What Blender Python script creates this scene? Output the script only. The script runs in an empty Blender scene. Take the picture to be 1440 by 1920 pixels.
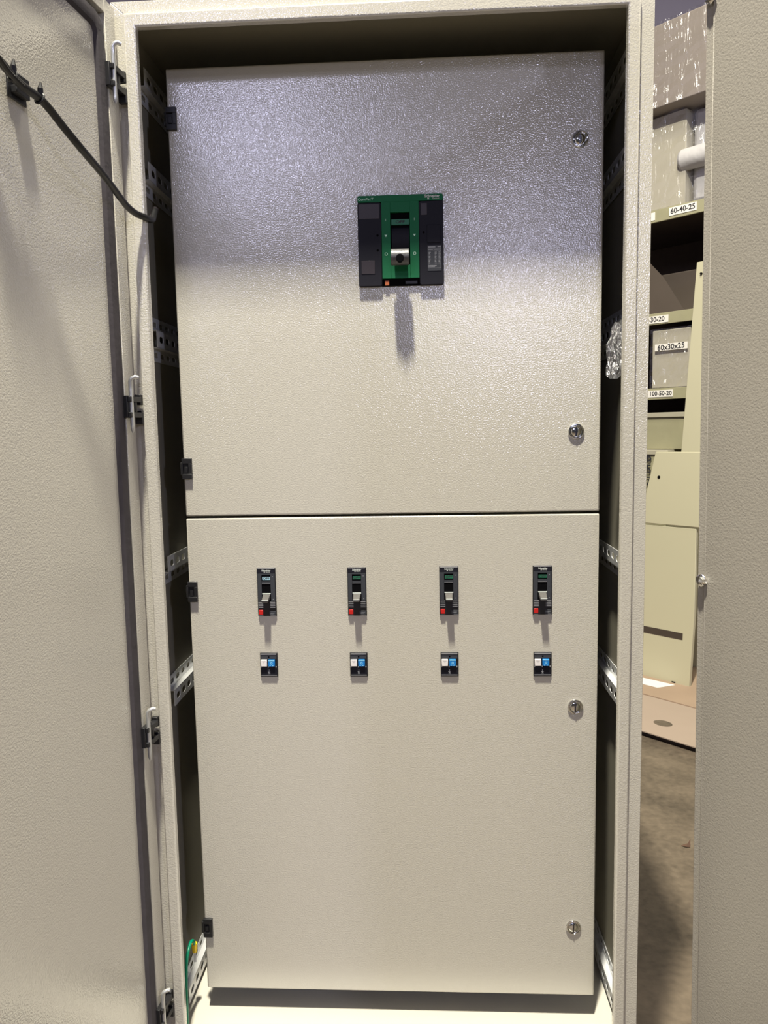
import bpy, bmesh, math, random
from mathutils import Vector, Matrix
R = math.radians
random.seed(4)
S = bpy.context.scene
COL = S.collection

# ---------------------------------------------------------------- camera
cam = bpy.data.cameras.new('camera'); co = bpy.data.objects.new('camera', cam); COL.objects.link(co)
cam.sensor_fit = 'VERTICAL'; cam.sensor_height = 36; cam.sensor_width = 27
cam.lens = 1442.05 * 36 / 1920
cam.clip_start = .02; cam.clip_end = 100
r_ = Vector((.99852086, .0512001, -.01829334)); u_ = Vector((.01268446, .1078037, .99409128)); f_ = Vector((-.05286966, .99285292, -.1069948))
m = Matrix((r_, u_, -f_)).transposed().to_4x4(); m.translation = (.0675, -1.4752, 1.158)
co.matrix_world = m
S.camera = co
# ---------------------------------------------------------------- world, exposure
S.view_settings.view_transform = 'Standard'; S.view_settings.look = 'None'
S.view_settings.exposure = 0.0; S.view_settings.gamma = 1.0; S.view_settings.use_curve_mapping = False
w = bpy.data.worlds.new('world'); S.world = w; w.use_nodes = True
w.node_tree.nodes['Background'].inputs[0].default_value = (.86, .85, .90, 1)
w.node_tree.nodes['Background'].inputs[1].default_value = .045

# ---------------------------------------------------------------- lamps of the hall, and an added fill for the rack
def lamp(name, loc, target, sx, sy, power, col):
    l = bpy.data.lights.new(name, 'AREA'); l.shape = 'RECTANGLE'; l.size = sx; l.size_y = sy
    l.energy = power; l.color = col
    o = bpy.data.objects.new(name, l); COL.objects.link(o); o.location = loc
    o.rotation_euler = (Vector(target) - Vector(loc)).to_track_quat('-Z', 'Y').to_euler()
    return o
lamp('ceiling_lamp', (-.16, -1.32, 5.95), (-.16, -1.32, 0), .16, .30, 765, (1.0, .945, .79))
lamp('side_lamp', (7.6, -7.4, 3.9), (0, 0, 1.5), .4, .4, 140, (.70, .72, 1.0))
lamp('rear_lamp', (-1.41, -5.7, 3.8), (0, 0, 1.6), 1.5, .28, 38, (.72, .72, 1.0))
lamp('far_rear_lamp', (1.73, -12.3, 3.8), (0, 0, 1.5), 2.2, .6, 115, (.72, .72, 1.0))
lamp('shelf_fill', (.9, .7, 5.95), (1.3, 2.2, 0), .5, 1.2, 138, (1.0, .93, .78))  # unseen fill added to brighten the rack and its goods

# ---------------------------------------------------------------- materials
def nm(name):
    m = bpy.data.materials.new(name); m.use_nodes = True
    return m, m.node_tree, m.node_tree.nodes['Principled BSDF']
def mat(name, c, rough=.5, metal=0, bump=0, bscale=300, bdist=.001, var=0, vscale=6, coat=0, stretch=None, spec=.5, detail=2):
    m, t, b = nm(name); N = t.nodes; L = t.links
    b.inputs['Base Color'].default_value = (*c, 1); b.inputs['Roughness'].default_value = rough
    b.inputs['Metallic'].default_value = metal; b.inputs['Coat Weight'].default_value = coat
    b.inputs['Coat Roughness'].default_value = .12; b.inputs['Specular IOR Level'].default_value = spec
    tc = N.new('ShaderNodeTexCoord'); mp = N.new('ShaderNodeMapping'); L.new(tc.outputs['Object'], mp.inputs[0])
    if stretch: mp.inputs['Scale'].default_value = stretch
    if bump:
        n = N.new('ShaderNodeTexNoise'); n.inputs['Scale'].default_value = bscale; n.inputs['Detail'].default_value = detail
        L.new(mp.outputs[0], n.inputs['Vector'])
        bp = N.new('ShaderNodeBump'); bp.inputs['Strength'].default_value = bump; bp.inputs['Distance'].default_value = bdist
        L.new(n.outputs['Fac'], bp.inputs['Height']); L.new(bp.outputs[0], b.inputs['Normal']); L.new(bp.outputs[0], b.inputs['Coat Normal'])
    if var:
        n = N.new('ShaderNodeTexNoise'); n.inputs['Scale'].default_value = vscale; n.inputs['Detail'].default_value = 6
        L.new(mp.outputs[0], n.inputs['Vector'])
        mx = N.new('ShaderNodeMixRGB'); mx.inputs[1].default_value = (*[x * (1 - var) for x in c], 1); mx.inputs[2].default_value = (*[min(1, x * (1 + var)) for x in c], 1)
        L.new(n.outputs['Fac'], mx.inputs[0]); L.new(mx.outputs[0], b.inputs['Base Color'])
    return m
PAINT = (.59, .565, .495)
M = {}
M['paint'] = mat('textured_paint', PAINT, .17, bump=.42, spec=1.0, coat=.8, bscale=380, bdist=.0010, detail=1)
M['paint_smooth'] = mat('smooth_paint', PAINT, .42, bump=.25, bscale=330, bdist=.0006, detail=1)
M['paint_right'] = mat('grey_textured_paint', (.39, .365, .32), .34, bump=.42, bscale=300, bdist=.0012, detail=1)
M['paint_shaded'] = mat('shaded_inside_paint', (.30, .28, .22), .5, bump=.2, bscale=300, bdist=.0006)  # same cabinet paint, darkened: interior shade put into the colour
M['paint_old'] = mat('pale_olive_paint', (.50, .475, .335), .5, var=.05, vscale=2)
M['paint_olive'] = mat('olive_rack_paint', (.33, .315, .20), .55, var=.14, vscale=12)
M['carton_pale'] = mat('grey_carton', (.40, .375, .29), .65, var=.10, vscale=8)
M['galv'] = mat('galvanised_steel', (.78, .79, .80), .30, .30, bump=.25, bscale=60, bdist=.0006, var=.25, vscale=30)
M['chrome'] = mat('chrome', (.82, .82, .80), .10, 1)
M['pin'] = mat('zinc_pin', (.62, .63, .62), .28, .55)
M['dark_metal'] = mat('dark_chrome', (.12, .12, .13), .25, 1)
M['black'] = mat('black_plastic', (.012, .012, .014), .42)
M['gloss_black'] = mat('cable_black', (.010, .010, .011), .36, bump=.3, bscale=120, bdist=.0005)
M['void'] = mat('recess_black', (.003, .003, .004), .8, spec=.05)
M['gasket'] = mat('foam_gasket', (.055, .048, .055), .85, bump=.5, bscale=90, bdist=.001, var=.35, vscale=30)
M['grey_pl'] = mat('charcoal_plastic', (.042, .046, .056), .50, spec=.4)
M['grey_hi'] = mat('grey_plastic', (.22, .22, .24), .45)
M['navy'] = mat('dark_navy_plastic', (.010, .010, .018), .60, spec=.25)
M['clear_grey'] = mat('grey_clear_reflection', (.040, .032, .036), .38, spec=.3)  # clear covers and sleeve; on the covers the grey is painted reflection
M['silver'] = mat('silver_grip', (.11, .11, .115), .42, .4, bump=.5, bscale=700, bdist=.0008)
M['silver_toggle'] = mat('silver_toggle', (.13, .125, .12), .40, .3)
M['green'] = mat('green_plastic', (.004, .140, .055), .6, spec=.3)
M['green_flag'] = mat('green_flag', (.01, .16, .08), .5)
M['glare_flag'] = mat('flag_with_glare', (.45, .72, .85), .5)  # reflective glare on the flag, put into its colour
M['red'] = mat('red_button', (.55, .015, .012), .4)
M['orange'] = mat('orange_tab', (.50, .13, .04), .5)
M['white'] = mat('white_plastic', (.86, .82, .82), .4)
M['print'] = mat('white_print', (.62, .66, .64), .6)
M['print_dim'] = mat('grey_print', (.30, .31, .34), .6)
M['print_green'] = mat('pale_green_print', (.60, .88, .74), .6)
M['ink'] = mat('black_ink', (.02, .02, .025), .6)
M['blue'] = mat('blue_button', (.01, .22, .66), .35)
M['lightblue'] = mat('light_blue_edge', (.25, .62, .90), .4)
M['wire_green'] = mat('green_wire', (.0, .26, .14), .3)
M['yellow'] = mat('yellow_lug', (.80, .55, .02), .4)
M['cardboard'] = mat('cardboard', (.35, .255, .18), .8, var=.12, vscale=5)
M['cardboard_pink'] = mat('faded_cardboard', (.36, .285, .225), .8, var=.08, vscale=4)
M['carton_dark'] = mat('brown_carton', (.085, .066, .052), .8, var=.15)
M['paper'] = mat('white_paper', (.80, .78, .74), .7)
M['leaf'] = mat('dry_leaf', (.085, .042, .022), .6)
M['boxgrey'] = mat('taupe_carton', (.26, .225, .20), .7, var=.12, vscale=6)
M['boxolive'] = mat('olive_grey_carton', (.46, .43, .35), .7, var=.10, vscale=6)
M['foam'] = mat('grey_foam_sheet', (.50, .49, .50), .5, bump=.6, bscale=14, bdist=.01)
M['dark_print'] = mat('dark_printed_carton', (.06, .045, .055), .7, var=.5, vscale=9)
M['wall'] = mat('lilac_wall', (.47, .44, .54), .85, bump=.2, bscale=20, var=.05, vscale=2)
M['ceil'] = mat('ceiling_grey', (.22, .21, .22), .9)
M['shade_brown'] = mat('dark_shade_brown', (.05, .035, .025), .8, var=.3, vscale=14)  # dark brown with shade put in, for bays, decks and cardboard underlay
def floor_mat():
    m, t, b = nm('stained_concrete'); N = t.nodes; L = t.links
    tc = N.new('ShaderNodeTexCoord')
    n = N.new('ShaderNodeTexNoise'); n.inputs['Scale'].default_value = 3.2; n.inputs['Detail'].default_value = 9; n.inputs['Roughness'].default_value = .62; n.inputs['Distortion'].default_value = .5
    n2 = N.new('ShaderNodeTexNoise'); n2.inputs['Scale'].default_value = 45; n2.inputs['Detail'].default_value = 5
    L.new(tc.outputs['Object'], n.inputs['Vector']); L.new(tc.outputs['Object'], n2.inputs['Vector'])
    r = N.new('ShaderNodeValToRGB'); e = r.color_ramp.elements
    e[0].position = .32; e[0].color = (.038, .030, .023, 1); e[1].position = .70; e[1].color = (.195, .155, .112, 1)
    x = N.new('ShaderNodeMath'); x.operation = 'MULTIPLY_ADD'; x.inputs[1].default_value = .3; L.new(n2.outputs[0], x.inputs[0])
    y = N.new('ShaderNodeMath'); y.operation = 'MULTIPLY'; y.inputs[1].default_value = .75; L.new(n.outputs[0], y.inputs[0]); L.new(y.outputs[0], x.inputs[2])
    L.new(x.outputs[0], r.inputs[0]); L.new(r.outputs[0], b.inputs['Base Color'])
    b.inputs['Roughness'].default_value = .45
    bp = N.new('ShaderNodeBump'); bp.inputs['Strength'].default_value = .3; bp.inputs['Distance'].default_value = .004
    L.new(n2.outputs[0], bp.inputs['Height']); L.new(bp.outputs[0], b.inputs['Normal'])
    return m
M['floor'] = floor_mat()
def film_mat(name, clear, scale, strength, tint=(.95, .95, 1), rough=.12):
    m, t, b = nm(name); N = t.nodes; L = t.links
    out = [x for x in N if x.type == 'OUTPUT_MATERIAL'][0]
    tr = N.new('ShaderNodeBsdfTransparent'); gl = N.new('ShaderNodeBsdfGlossy'); gl.inputs['Roughness'].default_value = rough
    gl.inputs['Color'].default_value = (*tint, 1)
    tc = N.new('ShaderNodeTexCoord'); mp = N.new('ShaderNodeMapping'); mp.inputs['Scale'].default_value = scale; mp.inputs['Rotation'].default_value = (0, R(24), 0)
    n = N.new('ShaderNodeTexNoise'); n.inputs['Scale'].default_value = 7; n.inputs['Detail'].default_value = 5; n.inputs['Distortion'].default_value = 1.4
    bp = N.new('ShaderNodeBump'); bp.inputs['Strength'].default_value = strength; bp.inputs['Distance'].default_value = .03
    L.new(tc.outputs['Object'], mp.inputs[0]); L.new(mp.outputs[0], n.inputs['Vector']); L.new(n.outputs[0], bp.inputs['Height'])
    L.new(bp.outputs[0], gl.inputs['Normal'])
    mx = N.new('ShaderNodeMixShader'); mx.inputs[0].default_value = 1 - clear
    L.new(tr.outputs[0], mx.inputs[1]); L.new(gl.outputs[0], mx.inputs[2]); L.new(mx.outputs[0], out.inputs[0])
    return m
M['film'] = film_mat('stretch_film', .86, (2.2, 2.2, .45), .7, rough=.24)
M['bag'] = film_mat('plastic_bag', .62, (14, 14, 4), 1.0, (.8, .8, .85), .3)

# ---------------------------------------------------------------- mesh helpers
class MB:
    def __init__(s, X=None): s.bm = bmesh.new(); s.X = X or (lambda p: p)
    def v(s, p): return s.bm.verts.new(s.X(Vector(p)))
    def face(s, vs):
        try: s.bm.faces.new(vs)
        except ValueError: pass
    def poly(s, pts): s.face([s.v(p) for p in pts])
    def box(s, x0, x1, y0, y1, z0, z1):
        return s.hexa([(x0, y0, z0), (x1, y0, z0), (x1, y1, z0), (x0, y1, z0)], [(x0, y0, z1), (x1, y0, z1), (x1, y1, z1), (x0, y1, z1)])
    def hexa(s, a, b):
        A = [s.v(p) for p in a]; B = [s.v(p) for p in b]; n = len(A)
        s.face(A[::-1]); s.face(B)
        for i in range(n): s.face([A[i], A[(i + 1) % n], B[(i + 1) % n], B[i]])
    def prism_y(s, pts, y0, y1):       # pts (x, z)
        s.hexa([(x, y0, z) for x, z in pts], [(x, y1, z) for x, z in pts])
    def prism_x(s, pts, x0, x1):       # pts (y, z)
        s.hexa([(x0, y, z) for y, z in pts], [(x1, y, z) for y, z in pts])
    def prism_z(s, pts, z0, z1):
        s.hexa([(x, y, z0) for x, y in pts], [(x, y, z1) for x, y in pts])
    def lathe_y(s, cx, cz, prof, n=28):   # prof (r, y)
        rings = []
        for r, y in prof:
            if r < 1e-6: rings.append([s.v((cx, y, cz))])
            else: rings.append([s.v((cx + r * math.cos(2 * math.pi * k / n), y, cz + r * math.sin(2 * math.pi * k / n))) for k in range(n)])
        for a, b in zip(rings, rings[1:]):
            for k in range(n):
                q = [a[k % len(a)], a[(k + 1) % len(a)], b[(k + 1) % len(b)], b[k % len(b)]]
                u = []
                for x in q:
                    if x not in u: u.append(x)
                if len(u) > 2: s.face(u)
        if len(rings[0]) > 1: s.face(rings[0])
        if len(rings[-1]) > 1: s.face(rings[-1][::-1])
    def tube(s, pts, rad, n=10):
        P = [Vector(p) for p in pts]; rr = rad if isinstance(rad, (list, tuple)) else [rad] * len(P)
        rings = []; up = Vector((0, 0, 1)); prev = None
        for i, p in enumerate(P):
            d = (P[min(i + 1, len(P) - 1)] - P[max(i - 1, 0)]).normalized()
            if prev is None:
                a = d.cross(up)
                if a.length < .1: a = d.cross(Vector((1, 0, 0)))
                a.normalize()
            else: a = (prev - d * prev.dot(d)).normalized()
            prev = a; b = d.cross(a)
            rings.append([s.v(p + (a * math.cos(2 * math.pi * k / n) + b * math.sin(2 * math.pi * k / n)) * rr[i]) for k in range(n)])
        for a, b in zip(rings, rings[1:]):
            for k in range(n): s.face([a[k], a[(k + 1) % n], b[(k + 1) % n], b[k]])
        s.face(rings[0][::-1]); s.face(rings[-1])
    def slot_plate(s, o, ux, uz, t, L, Hh, pitch, sw, sh, start=.0):
        # a strip of length L along ux and height Hh along uz, thickness vector t, pierced by rounded slots
        o, ux, uz, t = map(Vector, (o, ux, uz, t)); n = int((L - start) // pitch)
        sq = [(-1, -1), (-.5, -1), (0, -1), (.5, -1), (1, -1), (1, -.5), (1, 0), (1, .5), (1, 1), (.5, 1), (0, 1), (-.5, 1), (-1, 1), (-1, .5), (-1, 0), (-1, -.5)]
        def cell(x0):
            c = o + ux * (x0 + pitch / 2) + uz * Hh / 2
            O = [c + ux * a * pitch / 2 + uz * b * Hh / 2 for a, b in sq]
            I = []
            for a, b in sq:
                k = .80 if abs(a) == 1 and abs(b) == 1 else 1
                I.append(c + ux * a * k * sw / 2 + uz * b * k * sh / 2)
            for off in (Vector(), t):
                vo = [s.v(p + off) for p in O]; vi = [s.v(p + off) for p in I]
                for i in range(16): s.face([vo[i], vo[(i + 1) % 16], vi[(i + 1) % 16], vi[i]])
            va = [s.v(p) for p in I]; vb = [s.v(p + t) for p in I]
            for i in range(16): s.face([va[i], va[(i + 1) % 16], vb[(i + 1) % 16], vb[i]])
            for e0, e1 in ((-1, -1), (1, 1)):
                q = [c - ux * pitch / 2 + uz * e0 * Hh / 2, c + ux * pitch / 2 + uz * e0 * Hh / 2]
                s.poly([q[0], q[1], q[1] + t, q[0] + t])
        def solid(a, b):
            q = [o + ux * a, o + ux * b, o + ux * b + uz * Hh, o + ux * a + uz * Hh]
            s.hexa(q, [p + t for p in q])
        if start > 0: solid(0, start)
        for i in range(n): cell(start + i * pitch)
        if L - start - n * pitch > .001: solid(start + n * pitch, L)
    def build(s, name, material, parent=None, bevel=0, smooth=False, seg=2, angle=40):
        bmesh.ops.recalc_face_normals(s.bm, faces=s.bm.faces)
        me = bpy.data.meshes.new(name); s.bm.to_mesh(me); s.bm.free()
        o = bpy.data.objects.new(name, me); COL.objects.link(o)
        me.materials.append(M[material] if isinstance(material, str) else material)
        if parent is not None: o.parent = parent
        if bevel:
            b = o.modifiers.new('bevel', 'BEVEL'); b.width = bevel; b.segments = seg; b.limit_method = 'ANGLE'; b.angle_limit = R(angle)
        if smooth or bevel:
            for p in me.polygons: p.use_smooth = True
            try: me.set_sharp_from_angle(angle=R(42))
            except Exception: pass
        return o
def tag(o, label=None, cat=None, group=None, kind=None):
    if label: o['label'] = label
    if cat: o['category'] = cat
    if group: o['group'] = group
    if kind: o['kind'] = kind
    return o
def empty(name, loc=(0, 0, 0), label=None, cat=None, group=None):
    o = bpy.data.objects.new(name, None); COL.objects.link(o); o.location = loc; o.empty_display_size = .05
    return tag(o, label, cat, group)
def text(s, size, mtx, material, parent, name='lettering', align='CENTER', bold=0, sx=1, ext=.0001):
    c = bpy.data.curves.new(name, 'FONT'); c.body = s; c.size = size; c.align_x = align; c.align_y = 'CENTER'; c.extrude = ext; c.offset = bold; c.resolution_u = 3
    o = bpy.data.objects.new(name, c); COL.objects.link(o)
    dg = bpy.context.evaluated_depsgraph_get()
    me = bpy.data.meshes.new_from_object(o.evaluated_get(dg))
    bpy.data.objects.remove(o); bpy.data.curves.remove(c)
    if sx != 1: me.transform(Matrix.Diagonal((sx, 1, 1, 1)))
    me.transform(mtx); me.materials.clear(); me.materials.append(M[material])
    o = bpy.data.objects.new(name, me); COL.objects.link(o); o.parent = parent
    return o
def front(x, y, z, roll=0): return Matrix.Translation((x, y, z)) @ Matrix.Rotation(R(90), 4, 'X') @ Matrix.Rotation(roll, 4, 'Z')
def rrect(x0, x1, z0, z1, r, n=5):
    pts = []
    for cx, cz, a in ((x1 - r, z1 - r, 0), (x0 + r, z1 - r, 90), (x0 + r, z0 + r, 180), (x1 - r, z0 + r, 270)):
        for k in range(n + 1):
            t = R(a + 90 * k / n); pts.append((cx + r * math.cos(t), cz + r * math.sin(t)))
    return pts
def catmull(P, n=8):
    P = [Vector(p) for p in P]; out = []
    for i in range(len(P) - 1):
        a, b, c, d = P[max(i - 1, 0)], P[i], P[i + 1], P[min(i + 2, len(P) - 1)]
        for k in range(n):
            t = k / n
            out.append(.5 * ((2 * b) + (c - a) * t + (2 * a - 5 * b + 4 * c - d) * t * t + (3 * b - a - 3 * c + d) * t ** 3))
    return out + [P[-1]]

FZ = -.20
# ================================================================ setting
b = MB(); b.box(-7, 9, -13.5, 7.5, FZ - .1, FZ); tag(b.build('floor', 'floor'), kind='structure')
b = MB(); b.box(-7, 9, 6.9, 7.1, FZ, 6.5); tag(b.build('wall_back', 'wall'), kind='structure')
b = MB(); b.box(-7, 9, -13.5, 7.5, 6.5, 6.6); tag(b.build('ceiling', 'ceil'), kind='structure')
b = MB(); b.box(-7.1, -7, -9, 7.5, FZ, 6.5); tag(b.build('wall_left', 'wall'), kind='structure')
b = MB(); b.box(9, 9.1, -9, 7.5, FZ, 6.5); tag(b.build('light_block_wall', 'wall'), kind='structure')  # unseen wall added to cut ambient light from the right

# ================================================================ electrical enclosure
ZB, ZT = -.113, 1.887           # outer shell
YF = -.12                       # front of the lip
enc = empty('electrical_enclosure', (0, 0, 0), 'tall open grey-beige steel electrical cabinet with two closed inner doors, standing in the centre', 'electrical cabinet')
# front frame: recessed rim face + raised lip + inner return
b = MB()
def ring(b, x, z0, z1, x2, z02, z12, y0, y1):     # rectangular ring between outer (x,z0,z1) and inner (x2,..), solid
    o = [(-x, z0), (x, z0), (x, z1), (-x, z1)]; i = [(-x2, z02), (x2, z02), (x2, z12), (-x2, z12)]
    for k in range(4):
        q = [o[k], o[(k + 1) % 4], i[(k + 1) % 4], i[k]]
        b.hexa([(p[0], y0, p[1]) for p in q], [(p[0], y1, p[1]) for p in q])
ring(b, .4555, ZB, ZT, .4285, ZB + .024, ZT - .024, YF + .010, YF + .013)
b.build('front_frame', 'paint', enc, bevel=.001)
b = MB()
lo = [(.431, ZB + .026), (.410, ZB + .046)]
o1 = [(-.431, ZB + .026), (.431, ZB + .026), (.431, ZT - .0235), (-.431, ZT - .0235)]
i1 = [(-.410, -.066), (.410, -.066), (.410, 1.841), (-.410, 1.841)]
def ringpts(b, o, i, yo0, yi0, yo1, yi1):
    O0 = [b.v((x, yo0, z)) for x, z in o]; I0 = [b.v((x, yi0, z)) for x, z in i]
    O1 = [b.v((x, yo1, z)) for x, z in o]; I1 = [b.v((x, yi1, z)) for x, z in i]
    for k in range(4):
        j = (k + 1) % 4
        b.face([O0[k], O0[j], I0[j], I0[k]]); b.face([O1[k], O1[j], I1[j], I1[k]]); b.face([O0[k], O0[j], O1[j], O1[k]]); b.face([I0[k], I0[j], I1[j], I1[k]])
ringpts(b, o1, i1, YF, YF, YF + .016, YF + .016)
b.build('door_lip', 'paint', enc, bevel=.003, seg=3)
for s in (-1, 1):
    b = MB(); xs = sorted((s * .4535, s * .4555)); b.box(*xs, YF + .012, .385, ZB, ZT); b.build('side_panel', 'paint_shaded', enc)
b = MB(); b.box(-.4555, .4555, .385, .388, ZB, ZT); b.build('back_panel', 'paint_shaded', enc)
b = MB(); b.box(-.4535, .4535, YF + .012, .385, ZT - .002, ZT); b.box(-.4535, .4535, YF + .016, YF + .018, 1.845, ZT - .002); b.build('top_panel', 'paint_shaded', enc)
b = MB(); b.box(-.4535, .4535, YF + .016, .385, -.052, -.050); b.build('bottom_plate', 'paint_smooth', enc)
b = MB(); b.box(-.4555, .4555, -.09, .385, FZ, ZB); b.build('plinth', 'black', enc)

# mounting rails along both side walls
RAILS = [(1.814, 'up'), (1.647, 'up'), (1.338, 'hat'), (.900, 'up'), (.627, 'down'), (-.021, 'down')]
for sx in (-1, 1):
    for zc, kind in RAILS:
        b = MB(); y0 = .000 if sx < 0 else -.004; L = .375; h = .032; xf = sx * .4395; xw = sx * .4525; t = (sx * .0012, 0, 0)
        b.slot_plate((xf, y0, zc - h / 2), (0, 1, 0), (0, 0, 1), t, L, h, .0355, .021, .0125, start=.006)
        def web(z): b.box(*sorted((xf, xw)), y0, y0 + L, z - .0006, z + .0006)
        up = kind in ('up', 'hat'); dn = kind in ('down', 'hat')
        if up:
            web(zc - h / 2); b.slot_plate((xw - sx * .0013, y0, zc - h / 2 - .026), (0, 1, 0), (0, 0, 1), t, L, .026, .0355, .021, .010, start=.006)
        if dn:
            web(zc + h / 2); b.slot_plate((xw - sx * .0013, y0, zc + h / 2), (0, 1, 0), (0, 0, 1), t, L, .026, .0355, .021, .010, start=.006)
        b.build('mounting_rail', 'galv', enc)

# inner doors
def inner_door(z0, z1, hz, lz, label):
    b = MB(); b.box(-.400, .400, 0, .020, z0, z1)
    d = b.build('inner_door', 'paint', enc, bevel=.0028, seg=3); d['label'] = label
    for z in hz:
        b = MB(); x0, x1 = -.4015, -.3825
        b.box(x0, x1, -.0022, 0, z - .020, z + .020)
        b.box(x0, x1, -.0062, -.0022, z + .010, z + .020); b.box(x0, x1, -.0062, -.0022, z - .020, z - .010)
        b.box(x1 - .0062, x1, -.0062, -.0022, z - .010, z + .010); b.box(x0, x0 + .0015, -.0062, -.0022, z - .010, z + .010)
        b.box(x0 + .004, x1 - .008, -.0045, -.0022, z - .008, z + .004)
        b.box(x0 - .004, x0, -.003, .010, z - .012, z + .012)
        b.build('door_hinge', 'black', d, bevel=.0005)
    for z in lz:
        lx = .3573 if z != 1.1472 else .3545
        b = MB()
        b.lathe_y(lx, z, [(.0152, 0), (.0152, -.0022), (.0143, -.0034), (.0128, -.0036), (.0118, -.0022), (.0112, -.0012), (.0112, 0)], 36)
        lk = b.build('lock', 'chrome', d, smooth=True)
        b = MB(); prof = [(.0110, -.0006)] + [(.0108 * math.cos(t), -.0008 - .0040 * math.sin(t)) for t in [R(a) for a in (0, 15, 30, 45, 60, 75)]] + [(0, -.0048)]
        b.lathe_y(lx, z, prof, 32); b.build('lock_barrel', 'chrome', lk, smooth=True)
        b = MB(); b.box(lx - .0009, lx + .0009, -.0056, -.001, z - .0085, z + .0085); b.box(lx - .0022, lx - .0009, -.0050, -.001, z - .009, z + .007); b.build('key_slot', 'dark_metal', lk)
    return d
inner_door(.9955, 1.826, (1.7366, 1.0885), (1.6741, 1.1472), 'upper inner door with one large green circuit breaker')
inner_door(0, .991, (.8456, .137), (.6104, .1492), 'lower inner door with four small breakers')

# outer door, swung open on the left
al = R(6); HN = Vector((math.cos(al), -math.sin(al), 0)); HE = Vector((-math.sin(al), -math.cos(al), 0)); HO = Vector((-.443, -.125, 0))
def DX(p): return HO + HE * p[0] + HN * p[1] + Vector((0, 0, p[2]))     # (along door, off its inner face, z)
DZ0, DZ1, DW = -.090, 1.868, .870
b = MB(DX)
b.box(.030, DW - .030, -.0075, -.006, DZ0 + .030, DZ1 - .030)
# perimeter rim folded round the panel
for (a0, a1, z0, z1) in ((0, .034, DZ0, DZ1), (DW - .034, DW, DZ0, DZ1), (.034, DW - .034, DZ1 - .022, DZ1), (.034, DW - .034, DZ0, DZ0 + .022)):
    b.box(a0, a1, -.024, 0, z0, z1)
b.box(0, DW, -.026, -.024, DZ0, DZ1)
door = b.build('outer_door', 'paint', enc, bevel=.0015)
door['label'] = 'cabinet outer door swung open on the left, showing its inner face'
b = MB(DX); g0, g1 = .036, .064; zt, zb = DZ1 - .030, DZ0 + .030; r0 = .03
def gp(d):      # rounded rectangle inset by d
    x0, x1, z0, z1, r = g0 + d, DW - g0 - d, zb + d, zt - d, max(.004, r0 - d * .6)
    return [(x, z) for x, z in rrect(x0, x1, z0, z1, r, 5)]
A, B_, C_ = gp(0), gp(.014), gp(.028)
n = len(A)
ra = [b.v((x, -.006, z)) for x, z in A]; rb = [b.v((x, .0006, z)) for x, z in gp(.004)]; rc = [b.v((x, .0016, z)) for x, z in B_]; rd = [b.v((x, .0002, z)) for x, z in gp(.024)]; re = [b.v((x, -.006, z)) for x, z in C_]
for p, q in ((ra, rb), (rb, rc), (rc, rd), (rd, re)):
    for i in range(n): b.face([p[i], p[(i + 1) % n], q[(i + 1) % n], q[i]])
b.build('door_gasket', 'gasket', door, smooth=True)

# four hinges of the outer door, each with its bent pin
for z in (1.7476, 1.2045, .6130, .0655):
    b = MB()
    hb = MB(DX)
    hb.box(.014, .043, 0, .008, z - .019, z + .019)
    for zz in (z + .013, z - .014):
        hb.box(-.002, .040, .002, .013, zz - .0045, zz + .0045)
    hb.box(-.010, -.001, -.001, .011, z + .004, z + .022); hb.box(-.010, -.001, -.001, .013, z - .030, z - .006)
    hb.box(.008, .016, .002, .009, z - .010, z + .010)
    h = hb.build('outer_hinge', 'black', enc, bevel=.001)
    pb = MB(DX)
    s, o_ = .0325, .0105
    pb.tube([(s - .006, o_ + .012, z + .050), (s - .002, o_ + .008, z + .051), (s, o_ + .003, z + .049), (s, o_, z + .044), (s, o_, z + .03), (s, o_, z - .032), (s, o_, z - .040), (s, o_, z - .045)], [.0034, .0036, .0036, .0036, .0036, .0036, .0032, .0010], 12)
    pb.build('hinge_pin', 'pin', h, smooth=True)

# ================================================================ large breaker
LX, LZ = .0293, 1.5865        # centre x, top z (values below in mm from there)
mb = empty('main_circuit_breaker', (LX, 0, LZ - .1635), 'large green and black circuit breaker with a silver toggle, on the upper inner door', 'circuit breaker')
def LM(p): return Vector((p[0] * .001, p[1] * .001, .1635 + p[2] * .001))
def lbox(name, mt, x0, x1, z0, z1, y0, y1, bevel=0, parent=None, label=None):
    b = MB(LM); b.box(x0, x1, y0, y1, z0, z1); o = b.build(name, mt, parent or mb, bevel=bevel)
    if label: o['label'] = label
    return o
b = MB(LM)      # black base with a window: four blocks
out = rrect(-79.2, 79.2, -163.5, 0, 5)
b.prism_y(out, -2.0, 0)
b.build('base_plate', 'black', mb, bevel=.0004)
# green T front: as pieces of one mesh
b = MB(LM)
b.prism_y(rrect(-78.6, 78.6, -12.6, -.6, 3.5), -8, -2)
b.box(-34.8, -18.6, -8, -2, -150, -12.4); b.box(17.4, 34.2, -8, -2, -150, -12.4)
b.box(-18.6, 17.4, -8, -2, -31.5, -12.4); b.box(-18.6, 17.4, -8, -2, -150, -126)
b.build('green_front', 'green', mb, bevel=.0004)
for x0, x1 in ((-78.8, -35.6), (34.9, 78.8)):
    b = MB(LM); b.prism_y(rrect(x0, x1, -163, -13.2, 3.2), -8, -2); b.build('side_cover', 'navy', mb, bevel=.0006)
lbox('bottom_slot', 'void', -35.6, 34.9, -163, -150.2, -4, -2)
lbox('status_tab', 'orange', -30.0, -22.6, -162, -153.4, -6, -4, label='small orange tab')
lbox('marking_oval', 'black', 8, 30, -160, -155, -5, -4)
lbox('window_left_top', 'clear_grey', -77, -38.6, -42, -15.6, -8.6, -8, .0003)
lbox('window_left_bottom', 'clear_grey', -73.2, -48.4, -141, -117, -8.6, -8, .0003)
lbox('window_right_top', 'clear_grey', 38, 49.4, -38, -17, -8.5, -8, .0003)
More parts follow.
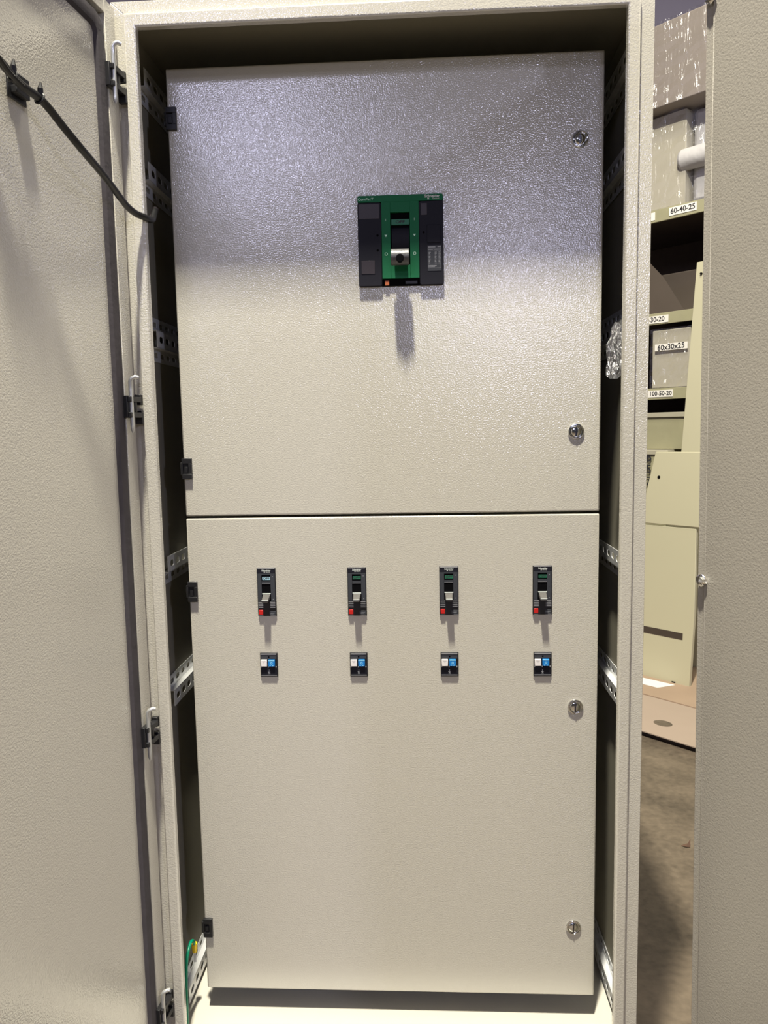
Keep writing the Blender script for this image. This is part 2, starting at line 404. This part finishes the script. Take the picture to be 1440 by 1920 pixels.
lbox('trip_cover', 'navy', 49, 74, -88, -56, -9.4, -8, .0006)
for x, z in ((-42.6, -72), (-42.6, -98.6), (42.8, -69)):
    b = MB(LM); b.lathe_y(x, z, [(2.1, -8), (2.1, -8.25), (0, -8.25)], 14); b.build('screw_hole', 'void', mb)
# rating plate with rows of small print
rp = lbox('rating_plate', 'grey_pl', 49.6, 74.6, -138.5, -92.6, -8.4, -8)
b = MB(LM)
def bar(x0, x1, z, h=.8): b.box(x0, x1, -8.55, -8.4, z - h / 2, z + h / 2)
bar(51, 64, -95.4, 1.8); bar(68, 73.6, -95.4, 1.4); bar(50.4, 74, -98.3, .35)
bar(51, 60, -100.4, .9); bar(62, 73, -100.4, 1.0); bar(50.4, 74, -102.6, .35)
random.seed(2)
for k in range(9):
    z = -105.2 - k * 2.4
    for x in (51.5, 62.5, 69.5): bar(x, x + 2.4 + random.random() * 1.6, z, 1.1)
bar(50.4, 74, -126.8, .35); bar(51, 66, -129.2, 1.2); bar(51, 63, -131.6, 1.0); bar(50.4, 74, -133.4, .35)
for x in (50.4, 74.0): b.box(x - .2, x + .2, -8.55, -8.4, -133.4, -93)
b.build('rating_print', 'print_dim', rp)
# window with drum, flag and toggle
lbox('toggle_window', 'void', -18.6, 17.4, -126, -31.5, -2.6, -2.1)
fl = lbox('status_flag', 'green_flag', -16.8, 16.2, -53.5, -43.6, -6, -2.6)
text('OFF', .0072, front(0 - .0004, -.0061, .1635 - .0487), 'ink', fl, bold=.0002, sx=1.35)
b = MB(LM); b.prism_x([(-7.4 * math.cos(R(a)) + .4, -77 + 20.5 * math.sin(R(a))) for a in range(-90, 91, 15)] , -16.4, 16.0); b.build('toggle_drum', 'navy', mb, smooth=True)
b = MB(LM)
b.box(-12, 12, -34, -3, -123, -113)
b.build('toggle_stem', 'black', mb, bevel=.001)
b = MB(LM); zc, yc, rr = -118.0, -36, 14.4
b.prism_x([(yc + rr * math.cos(R(a)) * (1.0), zc + rr * math.sin(R(a))) for a in range(0, 360, 15)], -17, 15.8)
for k in range(18): b.box(-16.2 + k * 1.8, -15.4 + k * 1.8, yc - 11.8, yc - 9.8, zc + 8.6, zc + 10.6)
tg = b.build('toggle_grip', 'silver', mb, bevel=.0008, smooth=True); tg['label'] = 'silver ribbed grip'
b = MB(LM); b.lathe_y(-.6, zc + 0.0 - 4.5, [(7.2, yc - rr * .5), (7.2, yc - rr - .3), (5.6, yc - rr - .5), (0, yc - rr - .5)], 24); b.build('grip_bore', 'void', tg)
YT = -.00815
text('ComPacT', .0066, front(-.0635, YT, .1635 - .0072), 'print_green', mb, sx=1.1)
text('Schneider', .0070, front(.0590, YT, .1635 - .0048), 'print', mb, bold=.00022)
text('Electric', .0042, front(.0660, YT, .1635 - .0092), 'print', mb)
b = MB(LM); b.box(50.4, 53.4, -8.2, -8.0, -10.4, -7.6); b.build('logo_mark', 'print', mb)
for x in (-.0270, .0258):
    text('I', .0060, front(x, YT, .1635 - .0450), 'print_green', mb, 'marking')
    text('O', .0076, front(x, YT, .1635 - .1062), 'print_green', mb, 'marking')
    b = MB(LM); X = x * 1000
    b.prism_y([(X - 2.6, -71.4), (X + 2.6, -71.4), (X, -75.6)], -8.2, -8.0); b.build('marking', 'print_green', mb)

# ================================================================ four small breakers
def small_breaker(cx, flag, label):
    t = empty('small_circuit_breaker', (cx, 0, .7960), label, 'circuit breaker', 'small breakers in a row on the lower inner door')
    T = lambda p: Vector((p[0] * .001, p[1] * .001, .0957 + p[2] * .001))
    def bx(name, mt, x0, x1, z0, z1, y0, y1, bevel=0, parent=t):
        b = MB(T); b.box(x0, x1, y0, y1, z0, z1); return b.build(name, mt, parent, bevel=bevel)
    bx('bezel', 'black', -18.4, 18.4, -95.7, 0, -3, 0, .0004)
    b = MB(T)
    b.box(-17.0, -9.2, -5, -3, -66, -10.2); b.box(8.6, 17.0, -5, -3, -66, -10.2); b.box(-9.2, 8.6, -5, -3, -13.6, -10.2)
    b.build('face_plate', 'grey_pl', t, bevel=.0003)
    bx('header_band', 'navy', -17.0, 17.0, -10.0, -1.8, -5.2, -3, .0003)
    bx('top_highlight', 'grey_hi', -17.0, 17.0, -1.6, -.5, -5.6, -3)  # lighter strip: highlight of the bevelled edge, put into the colour
    bx('toggle_window', 'void', -9.2, 8.6, -66, -13.6, -3.4, -3)
    f = bx('status_flag', flag, -7.4, 7.8, -23.2, -17.4, -4.4, -3.4)
    text('OFF', .0062, front(.0002, -.00445, .0957 - .0203), 'ink', f, sx=1.2, bold=.00015)
    bx('shutter_bar', 'grey_pl', -8.8, 8.2, -31.4, -26.4, -4.2, -3.4)
    bx('shutter_edge', 'grey_hi', -8.8, 8.2, -31.2, -30.6, -4.4, -4.2)
    b = MB(T)
    b.hexa([(-7.6, -3.2, -50.8), (7.6, -3.2, -50.8), (7.6, -3.2, -60), (-7.6, -3.2, -60)], [(-6.0, -23.5, -59.4), (6.0, -23.5, -59.4), (6.0, -23.5, -64.5), (-6.0, -23.5, -64.5)])
    tg = b.build('toggle', 'silver_toggle', t, bevel=.0008)
    b = MB(T); b.box(-8.4, 8.2, -6.0, -3.3, -51.4, -50.0); b.build('toggle_highlight', 'print', tg)  # pale bars on the toggle are edge highlights painted in
    b = MB(T); b.box(-6.2, 6.2, -24.2, -23.2, -60.6, -59.0); b.build('toggle_highlight', 'print', tg)
    bx('lower_recess', 'black', -17.0, 17.0, -94.8, -66, -3.8, -3)
    for k in range(4):
        z = -68.0 - 3.35 * k
        bx('rib', 'grey_hi', -16.6, -7.2, z - .6, z + .6, -5.6, -3.8); bx('rib', 'grey_hi', 6.2, 16.6, z - .6, z + .6, -5.6, -3.8)
    rb = bx('test_button', 'red', -16.4, -8.0, -92.6, -83.2, -5.6, -3.8, .0005); rb['label'] = 'red push button'
    bx('label_plate', 'grey_pl', 4.0, 16.6, -93.2, -85.6, -5.0, -3.8, .0003)
    b = MB(T); b.box(6, 15, -5.1, -5.0, -89.6, -89.0); b.box(6, 13, -5.1, -5.0, -91.2, -90.8); b.build('small_print', 'print_dim', t)
    bx('lower_edge', 'grey_hi', -16.6, -8, -94.6, -94.0, -5.2, -3.8); bx('lower_edge', 'grey_hi', 6.2, 16.6, -94.6, -94.0, -5.2, -3.8)
    text('Schneider', .0044, front(.0005, -.0053, .0957 - .0046), 'print', t, bold=.00014)
    text('Electric', .0029, front(.0040, -.0053, .0957 - .0076), 'print', t)
    b = MB(T); b.box(-3.8, -1.8, -5.35, -5.2, -8.6, -6.6); b.build('logo_mark', 'print', t)
    for z in (-16.5, -40.5, -61.5):
        b = MB(T); b.box(12.2, 13.6, -5.1, -5.0, z - .8, z + .4); b.build('marking', 'ink' if z == -40.5 else 'print_dim', t)
    return t
NB = [(-.2447, 'glare_flag', 'leftmost small black breaker, its OFF window pale blue with glare'),
      (-.0666, 'green_flag', 'small black breaker below the left edge of the large green one, second from left'),
      (.1124, 'green_flag', 'small black breaker third from left, below the right edge of the large one'),
      (.2922, 'green_flag', 'rightmost small black breaker, beside the row of round locks')]
for a in NB: small_breaker(*a)

# ================================================================ four push button modules
def module(cx, label):
    t = empty('push_button_module', (cx, 0, .6728), label, 'push button', 'push-button modules in a row below the small breakers')
    T = lambda p: Vector((p[0] * .001, p[1] * .001, .0484 + p[2] * .001))
    def bx(name, mt, x0, x1, z0, z1, y0, y1, bevel=0, parent=t):
        b = MB(T); b.box(x0, x1, y0, y1, z0, z1); return b.build(name, mt, parent, bevel=bevel)
    bx('bezel', 'black', -17.4, 17.4, -48.4, 0, -2.5, 0, .0004)
    bx('upper_face', 'grey_pl', -15.8, 15.4, -12.2, -3.4, -4, -2.5, .0003)
    bx('top_highlight', 'grey_hi', -15.8, 15.4, -3.4, -1.6, -4.6, -2.5)  # highlight line along the top, painted as a lighter strip
    b = MB(T); b.lathe_y(0, -8.0, [(1.7, -4), (1.7, -4.15), (0, -4.15)], 14); b.build('screw_hole', 'void', t)
    wb = bx('white_button', 'white', -15.6, -3.2, -26.6, -13.0, -7.5, -2.5, .0008)
    b = MB(T); b.box(-12.6, -6.4, -7.6, -7.5, -16.4, -15.9); b.box(-11, -8, -7.6, -7.5, -18.8, -18.4); b.build('small_print', 'print_dim', wb)
    bb = bx('blue_button', 'blue', -.8, 12.4, -26.6, -13.0, -7.5, -2.5, .0008)
    b = MB(T); b.box(-.4, 12.0, -7.7, -7.4, -15.2, -13.4); b.build('button_edge', 'lightblue', bb)
    b = MB(T)
    for x, z, ww, hh in ((5.8, -18.2, 1.6, .7), (5.8, -21.4, 1.6, .7), (4.2, -19.8, .7, .9), (7.4, -19.8, .7, .9), (3.2, -24.6, 1.0, 1.0), (8.4, -24.6, 1.0, 1.0)):
        b.box(x - ww, x + ww, -7.6, -7.5, z - hh, z + hh)
    b.build('small_print', 'lightblue', bb)
    bx('lower_face', 'navy', -15.8, 15.4, -44.2, -28.4, -3.6, -2.5, .0003)
    for x in (-15.2, -.8, 14.2): bx('clip', 'grey_hi', x - .8, x + .8, -29.4, -27.4, -5, -2.5)
    b = MB(T); b.box(-.6, .6, -3.8, -3.6, -38.6, -33.6); b.prism_y([(-2.8, -38.2), (2.8, -38.2), (0, -41.6)], -3.8, -3.6); b.box(-2.2, 2.2, -3.8, -3.6, -42.6, -42.0); b.build('arrow_mark', 'print_dim', t)
    bx('bottom_highlight', 'grey_hi', -15.8, 15.4, -46.0, -44.6, -4.4, -2.5)  # highlight line along the bottom, painted as a lighter strip
    return t
for cx, lb in ((-.2451, 'leftmost of the four small white and blue push-button modules'), (-.0662, 'white and blue push-button module under the second small breaker from left'),
               (.1125, 'white and blue push-button module under the third small breaker from left'), (.2932, 'rightmost of the four small white and blue push-button modules')):
    module(cx, lb)

# ================================================================ cable, its mount, ground wire, bag
cp = catmull([(-.4950, -.545, 1.668), (-.4650, -.480, 1.634), (-.4560, -.4398, 1.6176), (-.4463, -.3959, 1.6116), (-.4340, -.3600, 1.5890), (-.4249, -.325, 1.5711), (-.4215, -.262, 1.5563), (-.4225, -.205, 1.5444), (-.4225, -.168, 1.5364), (-.4175, -.142, 1.5311), (-.4080, -.122, 1.5290), (-.4075, -.090, 1.5340), (-.4150, -.060, 1.5480), (-.4200, -.035, 1.5640)], 7)
b = MB(); b.tube(cp, .0056, 12)
cb = b.build('cable', 'gloss_black', smooth=True)
tag(cb, 'black cable sagging from the open outer door into the cabinet', 'cable')
b = MB(); b.tube([(-.4165, -.075, 1.538), (-.4200, -.045, 1.553), (-.4210, -.030, 1.568)], .0062, 12); b.build('cable_sleeve', 'clear_grey', cb, smooth=True)
b = MB(DX)
cm = empty('cable_tie_mount', DX((.283, -.006, 1.620)), 'black square cable-tie mount stuck on the open door, holding the cable', 'cable clip')
b = MB(lambda p: DX((p[0] + .283, p[1] - .006, p[2] + 1.620)) - DX((.283, -.006, 1.620)))
b.box(-.020, .020, 0, .003, -.012, .020); b.box(-.015, .015, .003, .012, -.006, .004); b.box(-.015, .015, .003, .012, .012, .020)
b.build('mount_base', 'black', cm, bevel=.001)
for i in (12, 20):
    P0 = cp[i]; tg_ = (cp[i + 1] - cp[i - 1]).normalized(); u1 = tg_.cross(Vector((0, 0, 1))).normalized(); u2 = tg_.cross(u1)
    b = MB(lambda p: Vector(p) - cm.location)
    b.tube([P0 + (u1 * math.cos(R(a)) + u2 * math.sin(R(a))) * .0070 for a in range(0, 361, 20)], .0017, 8)
    b.tube([P0 + Vector((.002, 0, .004)), P0 + Vector((.003, -.002, .012)), P0 + Vector((.004, -.002, .020))], [.0040, .0036, .0010], 6)
    b.build('cable_tie', 'black', cm)
b = MB(); b.tube(catmull([(-.4600, -.520, 1.648), (-.4560, -.470, 1.622), (-.4500, -.440, 1.612)], 6), .0036, 8)
b.tube(catmull([(-.492, -.560, 1.664), (-.4680, -.505, 1.640), (-.4600, -.460, 1.628)], 6), .0036, 8); b.build('cable_core', 'gloss_black', cb, smooth=True)

gw = catmull([(-.4235, -.085, -.046), (-.4240, -.0661, -.022), (-.4250, -.0591, .048), (-.4250, -.0482, .0976), (-.4240, -.025, .1165), (-.4230, -.008, .1100), (-.4235, .0000, .0930)], 7)
b = MB(); b.tube(gw, .0034, 10); g = b.build('ground_wire', 'wire_green', smooth=True); tag(g, 'green earth wire looping at the bottom left inside the cabinet', 'wire')
b = MB(); b.tube([(-.4235, .0000, .100), (-.4235, .0003, .090), (-.4238, .0003, .080)], [.0058, .0060, .0048], 12); lug = b.build('cable_lug', 'yellow', g, smooth=True); lug['label'] = 'yellow crimp sleeve'
b = MB(); b.box(-.4265, -.4210, -.0008, .0012, .058, .082); b.build('lug_tongue', 'galv', g)

# clear bag hanging on the right rail
b = MB(); n = 14; rings = []
for i, (z, wx, wy) in enumerate(((1.345, .004, .003), (1.334, .010, .005), (1.322, .009, .007), (1.305, .011, .008), (1.285, .012, .009), (1.265, .013, .010), (1.250, .012, .008), (1.243, .007, .004))):
    ring_ = []
    for k in range(n):
        a = 2 * math.pi * k / n; q = 1 + .32 * math.sin(5 * a + i * 1.3) * (1 if 0 < i < 7 else .3)
        ring_.append(b.v((.4230 - .0035 * (i > 2) + .002 * math.sin(i * 1.7) + wx * q * math.cos(a), -.018 + wy * q * math.sin(a), z)))
    rings.append(ring_)
for p, q in zip(rings, rings[1:]):
    for k in range(n): b.face([p[k], p[(k + 1) % n], q[(k + 1) % n], q[k]])
b.face(rings[-1]); bag = b.build('plastic_bag', 'bag', smooth=True)
tag(bag, 'small clear crumpled plastic bag hanging from the right mounting rail', 'plastic bag')

# ================================================================ steel door standing on the right
be = Vector((.4226, -.9063, 0)); bn = Vector((-.9063, -.4226, 0))
RZ = 1.876
def RX(p): # along, off towards viewer, z ; leans slightly
    base = Vector((.5565 - .0098 * max(0, p[2] - FZ), -.120, 0))
    return base + be * p[0] + bn * p[1] + Vector((0, 0, p[2]))
b = MB(RX)
b.box(.015, .94, 0, .0015, FZ + .004, RZ)
b.hexa([(.0, .0015, FZ), (.0, -.0005, FZ), (.0150, -.0030, FZ), (.0150, -.0012, FZ)], [(.0, .0015, RZ), (.0, -.0005, RZ), (.0150, -.0030, RZ), (.0150, -.0012, RZ)])
b.box(0, .0015, -.024, .0, FZ, RZ)
b.box(.9385, .94, -.024, 0, FZ, RZ); b.box(.0, .94, -.024, 0, RZ - .0015, RZ); b.box(0, .94, -.024, 0, FZ, FZ + .0015)
b.box(.0, .035, -.0255, -.024, FZ, RZ)
b.tube([(.0155, .0008, FZ + .002), (.0155, .0008, RZ - .001)], .0014, 8)
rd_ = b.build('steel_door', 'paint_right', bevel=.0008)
tag(rd_, 'large grey-olive textured steel door leaf standing upright at the right of the photo', 'door')
for z in (.8862, 1.838):
    b = MB(RX); random.seed(int(z * 10))
    pts = []
    for i in range(7):
        rr_ = .0105 * math.sin(math.pi * (i + .5) / 7)
        pts.append([b.v((.012 + rr_ * (1 + .35 * random.uniform(-1, 1)) * math.cos(2 * math.pi * k / 9), .006 + .6 * rr_ * (1 + .3 * random.uniform(-1, 1)) * math.sin(2 * math.pi * k / 9), z - .011 + .022 * i / 6)) for k in range(9)])
    for p, q in zip(pts, pts[1:]):
        for k in range(9): b.face([p[k], p[(k + 1) % 9], q[(k + 1) % 9], q[k]])
    b.face(pts[0][::-1]); b.face(pts[-1])
    o = b.build('edge_clip', 'chrome', rd_); o['label'] = 'shiny crumpled fastener on the door edge'

# ================================================================ background: rack frame of coordinates (a along, c away)
th = R(46); GE = Vector((math.cos(th), -math.sin(th), 0)); GN = Vector((math.sin(th), math.cos(th), 0))
def GX(p): return GE * p[0] + GN * p[1] + Vector((0, 0, p[2]))
rack = empty('storage_rack', GX((-1.2, 3.5, FZ)), 'tall olive steel storage rack with loaded shelves behind the cabinet', 'shelving rack')
RO = GX((-1.2, 3.5, FZ))
def RK(p): return GX(p) - RO
for z0, z1 in ((2.308, 2.374), (1.733, 1.794), (1.304, 1.365)):
    b = MB(RK); b.box(-2.3, -.25, 3.2, 3.225, z0, z1); b.box(-2.3, -.25, 3.2, 3.212, z0 - .003, z0 + .003)
    sh = b.build('shelf', 'paint_olive', rack, bevel=.002)
    b = MB(RK); b.box(-2.3, -.25, 3.226, 3.95, z1 - .045, z1); b.build('shelf_deck', 'shade_brown', sh)  # deck coloured dark to carry the shade under the shelf
b = MB(RK); b.box(-2.3, -.25, 3.56, 3.575, 1.985, 2.030); b.build('shelf_brace', 'paint_olive', rack)
b = MB(RK); b.box(-2.3, -.25, 3.95, 3.96, FZ, 3.3); b.build('bay_shade_sheet', 'shade_brown', rack)  # added dark sheet standing in for shade deep in the bays
for a in (-2.36, -.25):
    for c in (3.2, 3.9):
        b = MB(RK); b.box(a, a + .05, c, c + .05, FZ, 3.4); b.build('rack_upright', 'paint_olive', rack)
def shelf_label(a0, a1, z0, z1, s, size, ta, slope=0):
    b = MB(RK); b.box(a0, a1, 3.197, 3.1999, z0, z1); l = b.build('shelf_label', 'paper', rack)
    mt = Matrix.Translation(RK((ta, 3.1965, (z0 + z1) / 2))) @ Matrix.Rotation(-th, 4, 'Z') @ Matrix.Rotation(R(90), 4, 'X')
    text(s, size, mt, 'ink', l, bold=.0008)
shelf_label(-1.205, -1.044, 2.322, 2.366, '60-40-25', .040, -1.124)
shelf_label(-1.50, -1.292, 2.318, 2.362, '', .04, -1.3)
shelf_label(-1.340, -1.197, 1.738, 1.779, '-30-20', .038, -1.270)
shelf_label(-1.316, -1.160, 1.314, 1.354, '100-50-20', .034, -1.236)

def carton(name, mt, a0, a1, c0, c1, z0, z1, label, cat, film=False, rot=0, lean=0, group=None, bev=.006):
    ac, cc = (a0 + a1) / 2, c0
    org = GX((ac, cc, z0)); o = empty(name, org, label, cat, group)
    def T(p):
        x, y = p[0] - ac, p[1] - cc; q = (x * math.cos(rot) - y * math.sin(rot), x * math.sin(rot) + y * math.cos(rot))
        return GX((ac + q[0] + lean * (p[2] - z0), cc + q[1], p[2])) - org
    b = MB(T); b.box(a0, a1, c0, c1, z0, z1); b.build('carton_body', mt, o, bevel=bev)
    if film:
        b = MB(T); e = .006; nx, nz = 14, 14
        random.seed(int(abs(a0) * 1000)); g = {}
        for i in range(nx + 1):
            for k in range(nz + 1):
                g[i, k] = b.v((a0 - e + (a1 - a0 + 2 * e) * i / nx, c0 - e - random.random() * .010, z0 + (z1 - z0 + e) * k / nz))
        for i in range(nx):
            for k in range(nz): b.face([g[i, k], g[i + 1, k], g[i + 1, k + 1], g[i, k + 1]])
        # right side and top of the wrap
        h = {}
        for i in range(9):
            for k in range(nz + 1):
                h[i, k] = g[nx, k] if i == 0 else b.v((a1 + e + random.random() * .008, c0 - e + (c1 - c0 + e) * i / 8, z0 + (z1 - z0 + e) * k / nz))
        for i in range(8):
            for k in range(nz): b.face([h[i, k], h[i + 1, k], h[i + 1, k + 1], h[i, k + 1]])
        b.build('stretch_wrap', 'film', o)
    return o, T
# top shelf goods
carton('wrapped_carton', 'boxgrey', -1.85, -.80, 3.12, 3.75, 2.895, 3.33, 'taupe carton in glossy stretch wrap, topmost on the rack under the ceiling', 'carton', film=True, group='wrapped cartons on the top shelf')
carton('wrapped_carton', 'boxolive', -1.80, -1.125, 3.22, 3.85, 2.376, 2.885, 'olive-grey wrapped carton standing on the shelf marked 60-40-25', 'carton', film=True, group='wrapped cartons on the top shelf')
carton('wrapped_carton', 'foam', -1.115, -.62, 3.27, 3.8, 2.376, 2.885, 'pale plastic-wrapped package right of the carton on the 60-40-25 shelf', 'package', film=True, group='wrapped cartons on the top shelf', bev=.03)
org = GX((-1.0, 3.21, 2.60)); b = MB(lambda p: GX(p) - org)
b.prism_x([(3.235 + .055 * math.cos(R(a)), 2.612 + .062 * math.sin(R(a)) * (1 if math.sin(R(a)) > 0 else .9)) for a in range(0, 360, 20)], -1.165, -.70)
o = b.build('foam_roll', 'foam', smooth=True, bevel=.02); o.location = org
tag(o, 'pale grey rounded roll wrapped in plastic against the package on the top shelf', 'roll')
# second bay
org = GX((-1.25, 3.3, 1.796)); b = MB(lambda p: GX(p) - org)
b.prism_y([(-1.60, 1.796), (-1.150, 1.796), (-1.29, 2.01), (-1.60, 2.35)], 3.30, 3.305)
o = b.build('cardboard_flap', 'carton_dark'); o.location = org; tag(o, 'dark brown slanted cardboard piece on the shelf marked -30-20', 'cardboard')
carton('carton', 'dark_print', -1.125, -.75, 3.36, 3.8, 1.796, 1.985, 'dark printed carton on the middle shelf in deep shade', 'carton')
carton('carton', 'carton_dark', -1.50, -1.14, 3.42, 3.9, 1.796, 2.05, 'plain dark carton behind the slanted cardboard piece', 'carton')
# third bay
o, T = carton('wrapped_carton', 'boxolive', -1.312, -1.078, 3.23, 3.7, 1.366, 1.700, 'pale wrapped carton with handwritten size note between the two lower labelled shelves', 'carton', film=True, group='wrapped cartons on the third shelf')
b = MB(T); b.box(-1.285, -1.085, 3.212, 3.214, 1.580, 1.618); nt = b.build('paper_note', 'paper', o)
text('60x30x25', .042, Matrix.Translation(T((-1.185, 3.2105, 1.598))) @ Matrix.Rotation(-th, 4, 'Z') @ Matrix.Rotation(R(90), 4, 'X') @ Matrix.Rotation(R(1.5), 4, 'Z'), 'ink', o, bold=.0006)
carton('wrapped_carton', 'boxolive', -1.052, -.80, 3.23, 3.7, 1.366, 1.700, 'wrapped carton mostly hidden behind the pale upright panel', 'carton', film=True, group='wrapped cartons on the third shelf')
# below the lowest shelf: stored steel boxes
def steel_box(a0, a1, c0, c1, z0, z1, label):
    org = GX(((a0 + a1) / 2, c0, z0)); o = empty('steel_box', org, label, 'metal box', 'steel boxes under the lowest shelf')
    T = lambda p: GX(p) - org
    b = MB(T); b.box(a0, a1, c0, c1, z0, z1 - .03); b.build('box_body', 'paint_olive', o, bevel=.003)
    b = MB(T); b.box(a0 - .008, a1 + .008, c0 - .012, c1, z1 - .028, z1); b.build('box_lid', 'carton_pale', o, bevel=.003)
steel_box(-1.9, -.70, 3.21, 3.85, 1.012, 1.225, 'wide olive steel box with a pale lid just below the lowest shelf')
steel_box(-1.9, -1.16, 3.15, 3.8, FZ, 1.010, 'olive steel box with black handwritten figures, partly behind the cabinet')
steel_box(-1.10, -.60, 3.22, 3.8, FZ, 1.008, 'olive steel box right of the one with handwritten figures')
sb = [o for o in bpy.data.objects if o.name.startswith('steel_box') and 'handwritten figures, partly' in str(o.get('label'))][0]
for s_, z in (('6', .975), ('5', .905), ('7', .835)):
    text(s_, .075, Matrix.Translation(GX((-1.268, 3.1385, z - .01)) - sb.location) @ Matrix.Rotation(-th, 4, 'Z') @ Matrix.Rotation(R(90), 4, 'X'), 'ink', sb, bold=.001)

# tall narrow panel leaning in front of the rack
org = GX((-.98, 3.0, FZ)); b = MB(lambda p: GX(p) - org)
b.hexa([(-1.062, 2.98, FZ), (-.55, 2.98, FZ), (-.55, 3.0, FZ), (-1.062, 3.0, FZ)], [(-.985, 3.10, 2.02), (-.50, 3.10, 2.02), (-.50, 3.12, 2.02), (-.985, 3.12, 2.02)])
o = b.build('leaning_sheet', 'paint_old', bevel=.002); o.location = org
tag(o, 'tall pale steel panel leaning upright against the rack shelves', 'metal panel')
b = MB(lambda p: GX(p) - org); p_ = (-.955, 3.0905, 1.955)
b.lathe_y(p_[0], p_[2], [(.006, 3.0875), (.006, 3.0955), (0, 3.0955)], 12)
b.build('panel_hole', 'void', o)

# leaning enclosure door made of two leaves
tilt = .05
lo_ = empty('leaning_cabinet_door', GX((-.95, 2.65, -.172)), 'pale olive cabinet door with a split panel and slot, leaning on the rack', 'cabinet door')
LO = GX((-.95, 2.65, -.172))
def LL(p): return GX((p[0], 2.652 + p[1] + tilt * (p[2] + .172), p[2])) - LO
b = MB(LL); b.prism_y([(-1.30, -.172), (-.740, -.172), (-.733, .20), (-.745, .634), (-1.30, .634)], 0, .022)
lw = b.build('lower_leaf', 'paint_old', lo_, bevel=.002)
b = MB(LL); b.prism_y([(-1.06, .643), (-.56, .643), (-.56, 1.017), (-.980, 1.017), (-1.030, .775)], -.006, .022); b.build('upper_leaf', 'paint_old', lo_, bevel=.003)
b = MB(LL); b.box(-1.30, -.788, -.0015, 0, .064, .098); b.build('vent_slot', 'shade_brown', lo_)
b = MB(LL); b.lathe_y(-.955, .886, [(.008, -.0085), (.008, -.006), (0, -.0085)], 14); b.build('lock_hole', 'void', lo_)
b = MB(LL); b.box(-.835, -.815, -.002, .022, -.1745, -.160); b.build('foot_notch', 'void', lo_)
# cardboard on the floor, paper, leaf
b = MB(GX); b.box(-1.6, -.2, 1.985, 2.42, FZ + .022, FZ + .028)
cs = b.build('cardboard_sheet', 'cardboard_pink', bevel=.001); tag(cs, 'flattened pale cardboard sheet with an oval hand hole on the floor', 'cardboard')
b = MB(GX); b.box(-1.6, -.2, 2.01, 2.40, FZ, FZ + .022); b.build('shadow_underlay', 'shade_brown', cs)  # added dark support, standing in for the shadow below the sheet
b = MB(GX)
b.hexa([(-.590 + .042 * math.cos(R(a)), 2.125 + .034 * math.sin(R(a)), FZ + .0275) for a in range(0, 360, 20)], [(-.590 + .042 * math.cos(R(a)), 2.125 + .034 * math.sin(R(a)), FZ + .0286) for a in range(0, 360, 20)])
b.build('hand_hole', 'floor', cs)
b = MB(GX); b.box(-1.6, -.2, 2.40, 3.05, FZ + .028 - .0, FZ + .034)
cs2 = b.build('cardboard_sheet', 'cardboard', bevel=.001); tag(cs2, 'brown cardboard sheet under the leaning cabinet door', 'cardboard')
b = MB(GX); b.box(-1.6, -.2, 2.43, 3.0, FZ, FZ + .028); b.build('shadow_underlay', 'shade_brown', cs2)  # same added dark support, its tone standing in for shadow
b = MB(GX); b.hexa([(-1.10, 2.52, FZ + .0345), (-.84, 2.52, FZ + .0345), (-.80, 2.62, FZ + .0345), (-1.10, 2.60, FZ + .0345)], [(-1.10, 2.52, FZ + .036), (-.84, 2.52, FZ + .036), (-.80, 2.62, FZ + .036), (-1.10, 2.60, FZ + .036)])
tag(b.build('paper_sheet', 'paper'), 'white paper sheet lying before the foot of the leaning cabinet door', 'paper')
L0 = GX((-.039, 1.288, FZ)); b = MB(lambda p: L0 + Vector(p))
P = [(-.018, .004, .001), (-.006, -.006, .003), (.008, -.006, .002), (.013, .010, .022), (.004, .006, .008), (-.008, .004, .006)]
b.hexa(P, [(x, y, z + .0012) for x, y, z in P])
tag(b.build('dry_leaf', 'leaf'), 'small curled brown dry leaf on the concrete floor', 'leaf')
